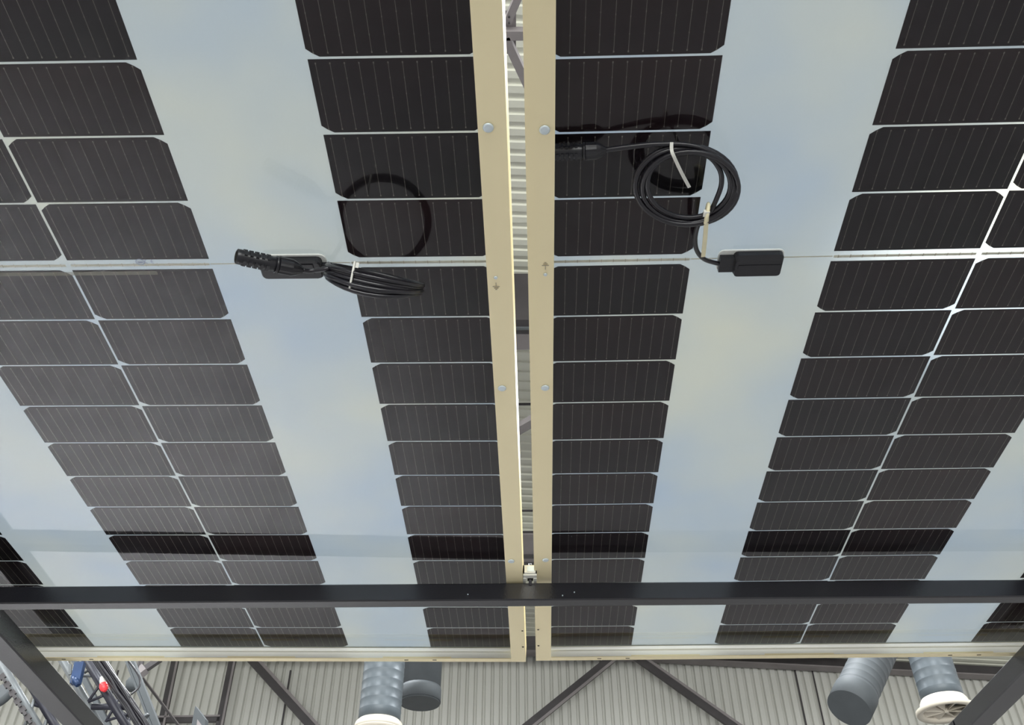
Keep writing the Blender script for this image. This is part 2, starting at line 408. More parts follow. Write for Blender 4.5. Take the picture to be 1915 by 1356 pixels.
# right pair
p_bot = at_y(1588, 1325, 11.4); p_top = at_y(1665, 1160, 11.9)
p_top = p_bot + (p_top-p_bot)*((roof_z(p_top.x)-p_bot.z)/(p_top.z-p_bot.z))
t, d = duct((p_top, p_bot), .258, 'slanting grey spiral duct with plain closed end at the right', 2, 0, 'galv_dull')
pd = down(1764, 1311, 10.6, 3.2)
t, d = duct(pd, .235, 'blue grey spiral duct ending in a cream fan diffuser', 1, 0, 'galv')
m = MB(); m.lathe((0,0,.02), (0,0,-.10), [(0,.24),(.3,.262),(.8,.275),(1,.33)], 40)
m2_ = MB()
n = 40
ring = []
for rr, zz in ((.33,-.10),(.335,-.125),(.325,-.145),(.262,-.135),(.245,-.11),(.245,.0)):
    for k in range(n):
        an = 2*PI*k/n; ring.append((rr*math.cos(an), rr*math.sin(an), zz))
fs = [(i*n+k, i*n+(k+1) % n, (i+1)*n+(k+1) % n, (i+1)*n+k) for i in range(5) for k in range(n)]
# open collar (no cap) so the vanes show
mm = MB(); pr = [(.0,.24),(.3,.262),(.8,.275),(1,.33)]
vs = []
for h, r in pr:
    for k in range(n):
        an = 2*PI*k/n; vs.append((r*math.cos(an), r*math.sin(an), .02-.12*h))
mm.add(vs, [(i*n+k, i*n+(k+1) % n, (i+1)*n+(k+1) % n, (i+1)*n+k) for i in range(3) for k in range(n)], 0, True)
mm.build('diffuser_collar', M['diffuser'], t)
m2_.add(ring, fs, 0, True); df = m2_.build('diffuser_ring', M['diffuser'], t)
m = MB(); m.lathe((0,0,-.135), (0,0,-.02), [(0,.02),(.3,.035),(1,.035)], 16); m.build('hub', M['diffuser'], t)
for k in range(8):
    m = MB(); an = 2*PI*k/8
    u_ = Vector((math.cos(an), math.sin(an), 0)); v_ = Vector((-math.sin(an), math.cos(an), 0))
    a0, a1 = u_*.03, u_*.245
    vs = [a0+Vector((0,0,-.125)), a1+Vector((0,0,-.125)), a1+v_*.11+Vector((0,0,-.07)), a0+v_*.02+Vector((0,0,-.07))]
    vs += [p+Vector((0,0,.004)) for p in vs]
    m.add(vs, [(3,2,1,0),(4,5,6,7),(0,1,5,4),(1,2,6,5),(2,3,7,6),(3,0,4,7)]); m.build('vane', M['diffuser'], t)

# ---------------------------------------------------------------- lattice truss with cables, lower left
YT = 7.0
def T(x, y, dy=0): return at_y(x, y, YT+dy)
tr = thing('lattice_truss', 'dark lattice truss wrapped in cables below the left panel corner', 'truss', T(230, 1300)); o_ = tr.location
for (p, q, r, nm, dy, mt) in (
    ((150, 1215), (262, 1400), .034, 'chord', .0, 'truss'),
    ((178, 1215), (300, 1420), .030, 'chord', .05, 'truss_light'),
    ((105, 1215), (212, 1400), .030, 'chord', .1, 'truss_light'),
    ((200, 1262), (165, 1312), .011, 'brace', .0, 'truss'), ((165, 1313), (214, 1292), .011, 'brace', 0, 'truss'),
    ((222, 1306), (198, 1350), .011, 'brace', .0, 'truss'), ((198, 1348), (246, 1334), .011, 'brace', 0, 'truss'),
    ((152, 1264), (196, 1264), .012, 'brace', .0, 'truss_light'), ((158, 1258), (182, 1246), .010, 'brace', 0, 'truss_light'),
    ((246, 1336), (228, 1380), .011, 'brace', .0, 'truss'), ((172, 1322), (240, 1322), .024, 'brace', .02, 'truss'),
    ((215, 1324), (260, 1352), .010, 'brace', .1, 'truss')):
    m = MB(); m.tube([rel(T(*p, dy)), rel(T(*q, dy))], r, 10); m.build(nm, M[mt], tr)
# cables taped along the truss
cb = thing('cable_bundle', 'bundle of black cables tied along the lattice truss', 'cable', T(222, 1290, -.08)); o_ = cb.location
for k in range(7):
    off = (k-3)*3.6
    P = []
    for s_ in range(9):
        f_ = s_/8; P.append(rel(T(180+off+f_*125+random.uniform(-1.5, 1.5), 1225+f_*190, -.10-.015*(k % 3))))
    m = MB(); m.tube(smooth_path(P, 4), .011, 8); m.build('cable', M['rubber'], cb)
lp = smooth_path([T(240, 1236, -.1), T(252, 1252, -.1), T(261, 1268, -.1), T(260, 1285, -.1), T(245, 1299, -.1)], 6)
m = MB(); m.tube([p-lp[0] for p in lp], .0075, 8); o = m.build('hanging_cable', M['rubber']); o.location = lp[0]
tag(o, 'single black cable looping down beside the lattice truss', 'cable')
# blue clamp and red lamp
bc = thing('truss_clamp', 'blue clamp on the truss beside the left black rail', 'clamp', T(147, 1262, -.1)); o_ = bc.location
m = MB(); m.bar(rel(T(150, 1240, -.1)), rel(T(141, 1279, -.1)), .07, .05); m.build('body', M['blue'], bc)
m = MB(); m.lathe(rel(T(137, 1268, -.16)), rel(T(146, 1282, -.16)), [(0,.02),(.4,.028),(1,.018)], 14); m.build('knob', M['blue'], bc)
m = MB(); m.bar(rel(T(132, 1243, -.05)), rel(T(131, 1262, -.05)), .02, .02); m.build('hook', M['truss_light'], bc)
rl = thing('signal_lamp', 'small red and white lamp hanging under the lattice truss', 'lamp', T(202, 1286, .12)); o_ = rl.location
m = MB(); m.lathe(rel(T(190, 1266, -.08)), rel(T(193, 1279, -.08)), [(0,.012),(.5,.022),(1,.026)], 16); m.build('lamp_body', M['nylon'], rl)
m = MB(); m.lathe(rel(T(193, 1279, -.08)), rel(T(196, 1293, -.08)), [(0,.028),(.35,.033),(.75,.028),(1,.012)], 18); m.build('lens', M['red'], rl)
# grey roof beam beyond the truss
gb = thing('steel_beam', 'wide grey steel beam sloping down beyond the lattice truss', 'beam', T(262, 1290, 1.5)); o_ = gb.location
m = MB(); m.bar(rel(T(232, 1200, 1.5)), rel(T(318, 1420, 1.5)), .12, .05); m.bar(rel(T(225, 1200, 1.55)), rel(T(310, 1420, 1.55)), .24, .02); m.build('web', M['galv_dull'], gb)
m = MB(); m.lathe(rel(T(272, 1337, 1.3)), rel(T(274, 1341, 1.3)), [(0,.024),(1,.03)], 14); m.build('bolt', M['truss_light'], gb)
gb2 = thing('steel_beam', 'grey steel beam behind the struts of the lattice truss', 'beam', T(190, 1310, 1.2)); o_ = gb2.location
m = MB(); m.bar(rel(T(130, 1215, 1.2)), rel(T(235, 1420, 1.2)), .16, .04); m.build('web', M['galv_dull'], gb2)
m = MB(); m.bar(rel(T(160, 1215, 1.25)), rel(T(262, 1420, 1.25)), .12, .04); m.build('flange', M['girder_grey'], gb2)
hb = thing('hanging_bracket', 'brown bracket with a bar at the top of the thin tie bar', 'bracket', T(262, 1256, 3)); o_ = hb.location
m = MB(); m.bar(rel(T(252, 1266, 3)), rel(T(272, 1250, 3)), .12, .08); m.build('plate', M['girder_grey'], hb)
m = MB(); m.bar(rel(T(262, 1258, 3)), rel(T(300, 1232, 3)), .06, .06); m.build('arm', M['girder'], hb)
q = T(262, 1252, 3.02); m = MB(); m.bar(rel(q), rel(Vector((q.x, q.y, roof_z(q.x)+.02))), .03, .03); m.build('hanger', M['girder'], hb)
wl = thing('round_fixture', 'small pale round fixture inside the black cable loop', 'fixture', T(250, 1278, 2.4)); o_ = wl.location
m = MB(); m.lathe(rel(T(251, 1268, 2.4)), rel(T(247, 1292, 2.4)), [(0,.05),(.3,.075),(.8,.07),(1,.04)], 20); m.build('housing', M['galv_dull'], wl)
q = T(251, 1270, 2.42); m = MB(); m.bar(rel(q), rel(Vector((q.x, q.y, roof_z(q.x)+.02))), .02, .02); m.build('hanger', M['girder'], wl)
# grey triangular fitting on the rail at the bottom
fx = thing('floodlight', 'grey wedge shaped floodlight on the rail between the wall posts', 'lamp', T(372, 1350, 3)); o_ = fx.location
q0, q1, q2, q3 = [rel(T(*p, 3)) for p in ((365, 1320), (384, 1345), (382, 1372), (355, 1372))]
vs = [q0, q1, q2, q3] + [p+Vector((0, .12, .02)) for p in (q0, q1, q2, q3)]
m = MB(); m.add(vs, [(0,1,2,3),(7,6,5,4),(0,4,5,1),(1,5,6,2),(2,6,7,3),(3,7,4,0)]); m.build('housing', M['galv_dull'], fx)
m = MB(); a_ = [rel(T(*p, 2.98)) for p in ((369, 1345), (377, 1356), (376, 1370), (366, 1370))]
m.add(a_+[p+Vector((0,.02,0)) for p in a_], [(0,1,2,3),(7,6,5,4),(0,4,5,1),(1,5,6,2),(2,6,7,3),(3,7,4,0)]); m.build('reflector', M['girder_grey'], fx)
# second truss left of the rail
tb = thing('lattice_truss', 'pale truss chords and rods outside the left black rail', 'truss', T(60, 1310, 1)); o_ = tb.location
for p, q, r, nm, mt in (((-10, 1225), (90, 1395), .045, 'chord', 'truss_light'), ((30, 1235), (128, 1400), .035, 'chord', 'truss'),
                        ((66, 1305), (40, 1375), .016, 'brace', 'truss_light'), ((94, 1328), (76, 1380), .016, 'brace', 'truss_light'),
                        ((66, 1318), (112, 1330), .018, 'brace', 'truss')):
    m = MB(); m.tube([rel(T(*p, 1)), rel(T(*q, 1))], r, 10); m.build(nm, M[mt], tb)
ch = thing('hoist_chain', 'dark chain lying along the pale truss at the left edge', 'chain', T(25, 1300, .8)); o_ = ch.location
for k in range(14):
    f_ = k/13; p = T(2+f_*62, 1262+f_*100, .85); q = T(2+(f_+.075)*62, 1262+(f_+.075)*100, .85)
    m = MB(); m.bar(rel(p), rel(q), .05 if k % 2 else .02, .02 if k % 2 else .05); m.build('link', M['girder'], ch)
dk = MB(); dk.lathe((0,0,0), (.02,.05,-.02), [(0,.11),(.3,.14),(1,.14)], 24); o = dk.build('loudspeaker', M['galv_dull']); o.location = T(-4, 1296, 1.2)
tag(o, 'round grey fixture cut off by the left edge', 'fixture')

# ---------------------------------------------------------------- black steel frame that carries the panels
ZT = 2.574
XL, XR = -1.137, 1.217
fr = thing('steel_frame', 'black steel frame of box sections carrying both solar panels', 'frame', (0, 1.8, ZT))
o_ = fr.location.copy()
def part_bev(name, x0, x1, y0, y1, z0, z1, bv=.003):
    m = MB(); m.bevbox(x0-o_.x, x1-o_.x, y0-o_.y, y1-o_.y, z0-o_.z, z1-o_.z, bv); return m.build(name, M['steel_black'], fr)
part_bev('side_rail', XL-.058, XL, -1.6, 8.0, ZT-.05, ZT)
part_bev('side_rail', XR, XR+.060, -1.6, 2.575, ZT-.05, ZT)
part_bev('side_rail', XR-.001, XR+.060, 2.582, 8.0, ZT-.05, ZT)
m = MB(); m.box(XR+.003-o_.x, XR+.057-o_.x, 2.57-o_.y, 2.59-o_.y, -.047, -.003); m.build('rail_joint', M['plastic_black'], fr)
def cross(yl, yr, name='cross_beam'):
    m = MB(); n = 8; bv = .0025; W_, H_ = .0308, .0403
    prof = [(bv,-H_),(W_-bv,-H_),(W_,-H_+bv),(W_,-bv),(W_-bv,0),(bv,0),(0,-bv),(0,-H_+bv)]
    vs = [(XL-o_.x, yl+a-o_.y, b_) for a, b_ in prof] + [(XR-o_.x, yr+a-o_.y, b_) for a, b_ in prof]
    m.add(vs, [(i, n+i, n+(i+1) % n, (i+1) % n) for i in range(n)]); return m.build(name, M['steel_black'], fr)
cross(1.823, 1.789); cross(-.93, -.96)
for xx, y0, y1 in ((XL-.058, 8.0, 8.06), (XR, 8.0, 8.06), (XL-.058, -1.66, -1.602), (XR, -1.66, -1.602)):
    m = MB(); m.box(xx-o_.x, xx+.059-o_.x, y0-o_.y, y1-o_.y, -ZT, 0); lg = m.build('leg', M['steel_black'], fr)
    m = MB(); m.box(xx-.04-o_.x, xx+.10-o_.x, y0-.04-o_.y, y1+.04-o_.y, -ZT, -ZT+.008); m.build('foot_plate', M['steel_black'], lg)
m = MB(); m.box(XL+.0, XL+.012, -.0+.045, .06+.045, -.045, -.005); m.build('corner_bracket', M['plastic_black'], fr)
# self tapping screw on the beam
for x, y in ((1074, 1108), (1052, 1114), (875, 1112)):
    p = at_y(x, y, 1.8046)
    m = MB(); m.lathe(p-o_, p-o_+Vector((0,-.002,0)), [(0,.0014),(1,.001)], 8); m.build('screw', M['zinc'], fr)

# ---------------------------------------------------------------- solar panels
UW, VH, WB = .660, 1.300, -.035          # half width, half length, level of the frame's underside
ROW, MID, CW, CHH = .107, .0083, .105, .05175
def cell_mesh(sign):
    # half cell with two cut corners on one long side (sign: +1 far side, -1 near side)
    a, h = CW, CHH; cx, cy = .0150, .0105
    P = [(-a, -h), (a, -h), (a, h-cy), (a-cx*.46, h-cy*.46), (a-cx, h), (-a+cx, h), (-a+cx*.46, h-cy*.46), (-a, h-cy)]
    if sign < 0: P = [(x, -y) for x, y in reversed(P)]
    m = MB(); m.prism(P, -.0007, .0, axis='z'); return m.mesh('cell', M['cell'])
CELL = {1: cell_mesh(1), -1: cell_mesh(-1)}
bb = MB()
for k in range(12):
    x = -CW + .0085 + k*(2*CW-.017)/11
    bb.box(x-.00028, x+.00028, -CHH+.004, CHH-.004, -.00105, -.00072)
    for y in (-CHH+.0052, CHH-.0052): bb.box(x-.0008, x+.0008, y-.0011, y+.0011, -.0011, -.00072)
    for y in (-.026, -.004+.003*(k % 3), .024): bb.box(x-.00055, x+.00055, y-.0008, y+.0008, -.0011, -.00072)
BUS = bb.mesh('busbars', M['busbar'])
rb = MB(); rb.box(-CW+.002, CW-.002, -.0014, .0026, -.0008, -.0002)
RIB = rb.mesh('ribbon', M['ribbon'])
rb = MB()
for k in range(12):
    x = -CW + .0085 + k*(2*CW-.017)/11
    rb.box(x-.0006, x+.0006, -.0030, .0030, -.0011, -.0008)
TICK = rb.mesh('solder_ticks', M['solder'])
sc_ = MB(); sc_.lathe((0,0,0), (0,0,-.0022), [(0,.0068),(.5,.0068),(1,.0050)], 20); sc_.add([(0,0,0)], [])
SCREW = sc_.mesh('screw', M['zinc'])
sc_ = MB(); sc_.lathe((0,0,0), (0,0,-.0015), [(0,.0030),(1,.0022)], 14); SMALL = sc_.mesh('rivet', M['zinc'])
sc_ = MB(); sc_.lathe((0,0,0), (0,0,-.0004), [(0,.0024),(1,.0024)], 12); HOLE = sc_.mesh('hole', M['dark_hole'])

def solar_panel(name, label, R3, t3, side, gapL, gapR):
    # side = -1: the camera-side inner edge is at +u (left panel); +1: at -u (right panel)
    e = thing(name, label, 'solar panel', (0, 0, 0), 'pair of glass solar panels')
    mw_ = Matrix(R3).to_4x4(); mw_.translation = Vector(t3)
    # orthonormalise
    e.rotation_mode = 'QUATERNION'; e.rotation_quaternion = mw_.to_quaternion(); e.location = t3
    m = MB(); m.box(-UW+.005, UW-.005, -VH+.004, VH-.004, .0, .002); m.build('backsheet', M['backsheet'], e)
    m = MB(); m.box(-UW+.005, UW-.005, -VH+.004, VH-.004, -.0032, -.0016); gp = m.build('glass_pane', M['glass'], e)
    # frame: two long members with a wide bottom flange, two end members
    for s in (-1, 1):
        m = MB(); i_, o2 = s*.6195, s*UW
        lean = side < 0 and s > 0                     # the left panel's inner wall leans out a little
        bo, to = (UW-.0048, UW-.0033) if lean else (UW-.0032, UW-.0030)
        m.prism([(i_, WB), (s*bo, WB), (s*to, .004), (s*to, .006), (s*(UW-.010), .006), (s*(UW-.010), .0025), (s*(to-.002), .0025), (s*(bo-.002), WB+.0018), (i_, WB+.0018)], -VH, VH)
        if s < 0:
            for q in range(len(m.f)): m.f[q] = list(reversed(m.f[q]))
        m.build('long_rail', M['frame'], e)
        m = MB(); m.box(s*(UW-.030), s*(UW-.008), -VH+.02, VH-.02, -.0095, -.0035); m.build('glass_ledge', M['frame_inner'], e)
    for s in (-1, 1):
        g = -.6195 if 1 else 0
        er = MB(); er.prism([(s*(VH-.018), WB), (s*VH, WB), (s*VH, .006), (s*(VH-.008), .006), (s*(VH-.008), .0025), (s*(VH-.002), .0025), (s*(VH-.002), WB+.0018), (s*(VH-.018), WB+.0018)], -.619, .619, axis='x')
        if s > 0:
            for q in range(len(er.f)): er.f[q] = list(reversed(er.f[q]))
        eo = er.build('end_rail', M['frame'], e)
        er = MB(); er.box(-.6195, .6195, s*(VH-.002), s*(VH-.0035), WB+.0020, -.0125); er.build('inner_wall', M['frame_inner'], eo)
        # rounded glass ledge
        pr = [(VH-.0095, -.0036)] + [(VH-.0095+.0035-.0035*math.cos(a), -.0085-.0035*math.sin(a)) for a in (0, .5, 1.0, 1.57)] + [(VH-.002, -.012), (VH-.002, -.0036)]
        er = MB(); er.prism([(s*a, b_) for a, b_ in pr], -.6190, .6190, axis='x'); er.build('glass_ledge', M['frame_inner'], eo)
        # shallow milled channel and drain slots
        for x in (-.42, -.09, .30):
            er = MB(); er.box(x, x+.17, s*(VH-.0036), s*(VH-.0042), WB+.006, WB+.011); er.build('channel', M['frame'], eo)
        for x in (-.50, -.43, .36, .43) if s > 0 else (-.5, .5):
            er = MB(); er.box(x-.005, x+.005, s*(VH-.011), s*(VH-.008), WB-.0004, WB+.0005); er.build('drain_slot', M['dark_hole'], eo)
    # cells
    W2 = .210
    cols = [(.107, 'away'), (-.107, 'toward'), None]
    if side < 0:
        cols = [(.107, -1), (-.107, 1), (.212+gapR+.105, 1), (-(.212+gapL+.105), 1)]
    else:
        cols = [(-.107, -1), (.107, 1), (-(.212+gapL+.105), 1), (.212+gapR+.105, 1)]
    for cu, tow in cols:
        for r in range(12):
            for sv in (-1, 1):
                v = sv*(MID + ROW*(r+.5))
                # corners cut on the side towards the middle strip (tow=1) or away from it (-1)
                ch = -sv*tow
                c = put('cell', CELL[ch], e, (cu, v, 0)); put('busbars', BUS, c)
        rbn = put('ribbon', RIB, e, (cu, 0, 0)); put('solder_ticks', TICK, rbn)
    # thin bus ribbon crossing the clear columns
    for a_, b_ in ((.212, .212+gapR), (-.212-gapL, -.212)):
        m = MB(); m.box(a_, b_, -.0008, .0008, -.0008, -.0002); m.build('bus_strip', M['ribbon'], e)
    # screws, rivets, holes in the inner flanges
    for su in (-1, 1):
        for v in (-.8045, -.252, .246, .8045): put('screw', SCREW, e, (su*.6325, v, WB-.0005))
        put('rivet', SMALL, e, (su*.6318, 0.0 if side < 0 else -.007, WB-.0005))
        for v in (1.1275, 1.214, -1.1275, -1.214): put('hole', HOLE, e, (su*.6500, v, WB-.0006))
        # earth symbol, pointing away from the rivet
        dv = 1 if side < 0 else -1
        base = (0.0 if side < 0 else -.007)
        m = MB(); x = su*.6318
        m.box(x-.0005, x+.0005, base+dv*.010, base+dv*.017, WB-.0010, WB-.0004)
        m.box(x-.005, x+.005, base+dv*.017, base+dv*.0182, WB-.0010, WB-.0004)
        m.box(x-.0032, x+.0032, base+dv*.0202, base+dv*.0212, WB-.0010, WB-.0004)
        m.box(x-.0015, x+.0015, base+dv*.0230, base+dv*.0240, WB-.0010, WB-.0004)
        m.build('earth_symbol', M['ink'], e)
    return e
RL = ((.9996, .0261, .0139), (-.0261, .9997, -.0011), (-.0139, .0008, .9999)); TL = Vector((-.6544, .9333, 2.6214))
RR = ((.9996, .0279, .0024), (-.0279, .9996, .0008), (-.0024, -.0009, 1.)); TR = Vector((.6799, .9094, 2.6209))
PL = solar_panel('solar_panel', 'left solar panel, coil seen edge on under its middle strip', RL, TL, -1, .2211, .2059)
PR = solar_panel('solar_panel', 'right solar panel, coil seen as an open ring under its cells', RR, TR, 1, .2055, .2099)
ML, MR_ = Matrix(RL), Matrix(RR)
def toL(u, v, w_): return ML @ Vector((u, v, w_)) + TL
def toR(u, v, w_): return MR_ @ Vector((u, v, w_)) + TR
def plane_pt(Rm, T3, x, y, w_):
    d = Rm.transposed() @ ray(x, y); o = Rm.transposed() @ (CAM-T3); return o + d*((w_-o.z)/d.z)
def PLp(x, y, w_): return ML @ plane_pt(ML, TL, x, y, w_) + TL
def PRp(x, y, w_): return MR_ @ plane_pt(MR_, TR, x, y, w_) + TR

# label print on the left panel's middle strip: round mark, two arcs; also a translucent brownish strip over the cells
def arc(m, cx, cy, r, a0, a1, th, w0, w1, n=14):
    vs = []
    for i in range(n+1):
        a = a0+(a1-a0)*i/n
        for rr in (r, r-th):
            for ww in (w0, w1): vs.append((cx+rr*math.cos(a), cy+rr*math.sin(a)*.9, ww))
    fs = []
    for i in range(n):
        o = i*4; fs += [(o, o+4, o+6, o+2), (o+1, o+3, o+7, o+5), (o, o+1, o+5, o+4), (o+2, o+6, o+7, o+3)]
    m.add(vs, fs)
p = plane_pt(ML, TL, 262, 490, -.001)
m = MB(); arc(m, p.x, p.y, .0068, 0, 2*PI, .0015, -.0013, -.0011, 24); m.box(p.x-.004, p.x+.004, p.y-.0012, p.y+.002, -.0013, -.0011); m.build('round_mark', M['ink_blue'], PL)
p = plane_pt(ML, TL, 276, 489, -.001)
m = MB(); arc(m, p.x, p.y, .0045, PI*.55, PI*1.45, .0012, -.0013, -.0011); arc(m, p.x+.009, p.y, .0045, PI*.55, PI*1.45, .0012, -.0013, -.0011)
m.box(p.x+.0052, p.x+.0085, p.y-.0005, p.y+.0005, -.0013, -.0011); m.build('conformity_mark', M['ink_blue'], PL)
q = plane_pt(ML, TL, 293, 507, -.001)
m = MB(); m.box(-.45, q.x, .0125, .0195, -.00155, -.0013); m.build('brownish_strip', M['film'], PL)
m = MB()
x = -.40
while x < .19:
    wd = random.choice((.004, .007, .010, .013))
    m.box(x, x+wd, -.0018, .0014, -.0012, -.0010); x += wd+random.choice((.006, .009, .014))
m.build('printed_code', M['ribbon'], PL)

# ---------------------------------------------------------------- mounting clamp in the slot, at the beam
mc = thing('mounting_clamp', 'white panel clamp with a dark bolt in the slot above the cross beam', 'clamp', (.037, 1.79, 2.585)); o_ = mc.location
A = at_z(981, 1057, 2.60); B = at_z(1001, 1057, 2.60)
x0, x1 = A.x-.003, B.x+.003
m = MB()
y0 = A.y; yb = at_y(981, 1071, y0)
m.box(x0-o_.x, x1-o_.x, y0-o_.y, y0+.004-o_.y, yb.z-o_.z, 2.60-o_.z)
m.box(x0-o_.x, x0+.0025-o_.x, y0-o_.y, y0+.05-o_.y, yb.z-o_.z, 2.60-o_.z); m.box(x1-.0025-o_.x, x1-o_.x, y0-o_.y, y0+.05-o_.y, yb.z-o_.z, 2.60-o_.z)
m.build('clamp_body', M['nylon'], mc)
m = MB(); zc = (yb.z+2.60)/2; m.box(x0+.008-o_.x, x1-.004-o_.x, y0-.001-o_.y, y0-o_.y, zc-.006-o_.z, zc+.006-o_.z); m.build('window', M['zinc'], mc)
m = MB()
for xx in (x0, x1-.006): m.box(xx-o_.x, xx+.006-o_.x, y0+.018-o_.y, y0+.042-o_.y, -.007, -.001)
m.box(x0-o_.x, x1-o_.x, y0+.006-o_.y, y0+.018-o_.y, -.006, -.001)
m.build('base_foot', M['nylon'], mc)
m = MB(); xc = (x0+x1)/2-o_.x+.001
m.tube([(xc, y0+.030-o_.y, -.018), (xc, y0+.030-o_.y, .035)], .0035, 12); m.lathe((xc, y0+.030-o_.y, -.004), (xc, y0+.030-o_.y, .004), [(0,.007),(1,.007)], 6); m.build('bolt', M['steel_black'], mc)

# ---------------------------------------------------------------- junction boxes
def junction(panel_m, T3, u0, u1, v0, v1, label, right):
    o = thing('junction_box', label, 'junction box', panel_m @ Vector(((u0+u1)/2, (v0+v1)/2, -.0034)) + T3)
    o.rotation_mode = 'QUATERNION'; o.rotation_quaternion = panel_m.to_4x4().to_quaternion()
    W_, H_ = (u1-u0)/2, (v1-v0)/2
    def rp(W_, H_, r):
        P = []
        for cx, cy, a0 in ((W_-r, -H_+r, -PI/2), (W_-r, H_-r, 0), (-W_+r, H_-r, PI/2), (-W_+r, -H_+r, PI)):
            for k in range(4): a = a0+k*PI/6; P.append((cx+r*math.cos(a), cy+r*math.sin(a)))
        return P
    m = MB()
    if right: m.prism([(x, y) for x, y in rp(W_+.002, H_+.002, .008)], -.0022, 0, axis='z')
    else: m.prism([(x+.003, y-.002) for x, y in rp(W_+.0035, H_+.001, .010)], -.0025, 0, axis='z')
    m.build('silicone_bead', M['silicone'], o)
    def loft(P0, P1, z0, z1, m):
        n = len(P0); vs = [(x, y, z0) for x, y in P0]+[(x, y, z1) for x, y in P1]
        m.add(vs, [(i, (i+1) % n, n+(i+1) % n, n+i)[::-1] for i in range(n)]+[tuple(range(n)), tuple(range(n, 2*n))[::-1]])
    if right:
        m = MB(); P0 = [(x+.010, y) for x, y in rp(W_-.010, H_, .006)]; P1 = [(x+.010, y+.003) for x, y in rp(W_-.012, H_-.003, .005)]
        loft(P0, P0, 0, -.011, m); loft(P0, P1, -.011, -.0165, m); m.build('housing', M['plastic_black'], o)
        m = MB(); m.box(-W_, -W_+.022, -H_+.006, H_-.004, -.011, -.001); m.build('cable_tab', M['plastic_black'], o)
        m = MB(); m.box(-W_+.026, W_-.004, -.004, .004, -.0172, -.0165); m.build('lid_rib', M['plastic_black'], o)
    else:
        m = MB(); P0 = rp(W_, H_, .007); loft(P0, P0, 0, -.0125, m); loft(P0, rp(W_-.002, H_-.002, .006), -.0125, -.015, m); m.build('housing', M['plastic_black'], o)
        m = MB(); m.box(.012, .034, -H_+.004, H_-.012, -.0165, -.0145); m.build('lid', M['plastic_black'], o)
        m = MB(); m.box(.0085, .0095, -.012, -.003, -.0158, -.0150); m.build('lid_catch', M['zinc'], o)
        m = MB(); m.box(W_, W_+.012, -.006, .006, -.012, -.003); m.build('cable_gland', M['plastic_black'], o)
    return o
junction(ML, TL, .289, .379, -.0175, .0165, 'black junction box behind the connector under the left panel', False)
junction(MR_, TR, -.378, -.287, -.0175, .0190, 'black junction box stuck under the right panel beside the cable ring', True)

# ---------------------------------------------------------------- plug connectors
def connector(a_, b_, r, label):
    # a_: open end, b_: cable end
    o = thing('plug_connector', label, 'connector', a_)
    A = Vector((0,0,0)); B = b_-a_; d = B.normalized(); L = B.length
    m = MB(); m.lathe(A, B*.60, [(0,r*.80),(.02,r*.98),(.10,r),(.55,r*.86),(.60,r*.98),(.97,r*.98),(1,r*.86)], 20); m.build('barrel', M['plastic_black'], o)
    m = MB(); m.lathe(A-d*.0004, A+d*.006, [(0,r*.62),(1,r*.62)], 18); m.build('socket', M['dark_hole'], o)
    # grip ribs on the barrel
    ref = Vector((0,0,1)); x = d.cross(ref).normalized(); y = d.cross(x)
    for s in (-1, 1):
        for side_ in (x, y):
            m = MB()
            for k in range(5):
                c_ = d*(L*(.10+.085*k)) + side_*(s*r*.92); m.bar(c_, c_+d*(L*.045), r*.9, r*.34, up=side_)
            m.build('grip_ribs', M['plastic_black'], o)
    m = MB(); m.lathe(B*.62, B, [(0,r*.9),(.04,r*1.12),(.55,r*1.10),(.75,r*.85),(.92,r*.55),(1,r*.42)], 24, wob=.07); m.build('gland_nut', M['plastic_black'], o)
    m = MB(); m.lathe(B*.585, B*.625, [(0,r*1.16),(1,r*1.16)], 20); m.build('collar', M['plastic_black'], o)
    return o
ca = PLp(441, 479, -.103); cb2 = PLp(566, 505, -.085)
connector(ca, cb2, .0103, 'black plug connector hanging below the junction box of the left panel')
ra_ = PRp(1030, 286, -.0215); rb_ = PRp(1133, 281, -.0235)
connector(ra_, rb_, .0098, 'black plug connector under the top cells of the right panel')

# ---------------------------------------------------------------- cables
RC = .0034
# left: coil hangs in a plane that contains the sight line, so it is seen edge on
cc = PLp(700, 524, -.067)
view = (cc-CAM).normalized()
lat = (PLp(785, 541, -.067)-PLp(612, 506, -.067)).normalized()
lat = (lat - view*lat.dot(view)).normalized(); nrm = view.cross(lat)
cl = thing('cable', 'black cable wound into a flat coil seen edge on under the left panel', 'cable', cc)
m = MB(); P = []
N = 26
loops = 5
P += [cb2-cc, (cb2-cc)*.75+lat*(-.012), lat*-.062+view*-.025+nrm*-.004]
for i in range(loops*N+1):
    a = PI + 2*PI*i/N
    k = i/N
    r_ = .0655+.0022*math.sin(k*2.1)
    off = (-.0125 + .0062*k) + .0022*math.sin(a*1.0+k)
    q_ = math.cos(a)
    P.append(lat*(r_*q_) + view*(r_*.98*math.sin(a)*-1) + nrm*(off*(.55+.45*(1-q_*q_)) + .005*(1-q_*q_)-.002))
gl = PLp(612, 497, -.010)-cc
P += [lat*-.055+view*.035+nrm*.004, gl*.92+nrm*.003, gl]
pp = P[:3]; m.tube(smooth_path(pp+P[3:5], 6)[:-1], RC, 10)
m.tube(P[3:3+loops*N+1], RC, 10)
m.tube(smooth_path([P[3+loops*N]]+P[-3:], 6), RC, 10)
m.build('coil', M['rubber'], cl)
tie = thing('cable_tie', 'white tie around the edge on cable coil of the left panel', 'cable tie', PLp(660, 516, -.10)); o_ = tie.location
tc_ = lat*((PLp(660,517,-.067)-cc).dot(lat))
m = MB(); ring = []
for k in range(24):
    a = 2*PI*k/24
    ring.append(cc + tc_ + nrm*(.0195*math.sin(a)+.001) + view*(-.050+.012*math.cos(a)) - o_)
m.tube(ring, .0015, 8, closed=True); m.build('strap', M['nylon'], tie)
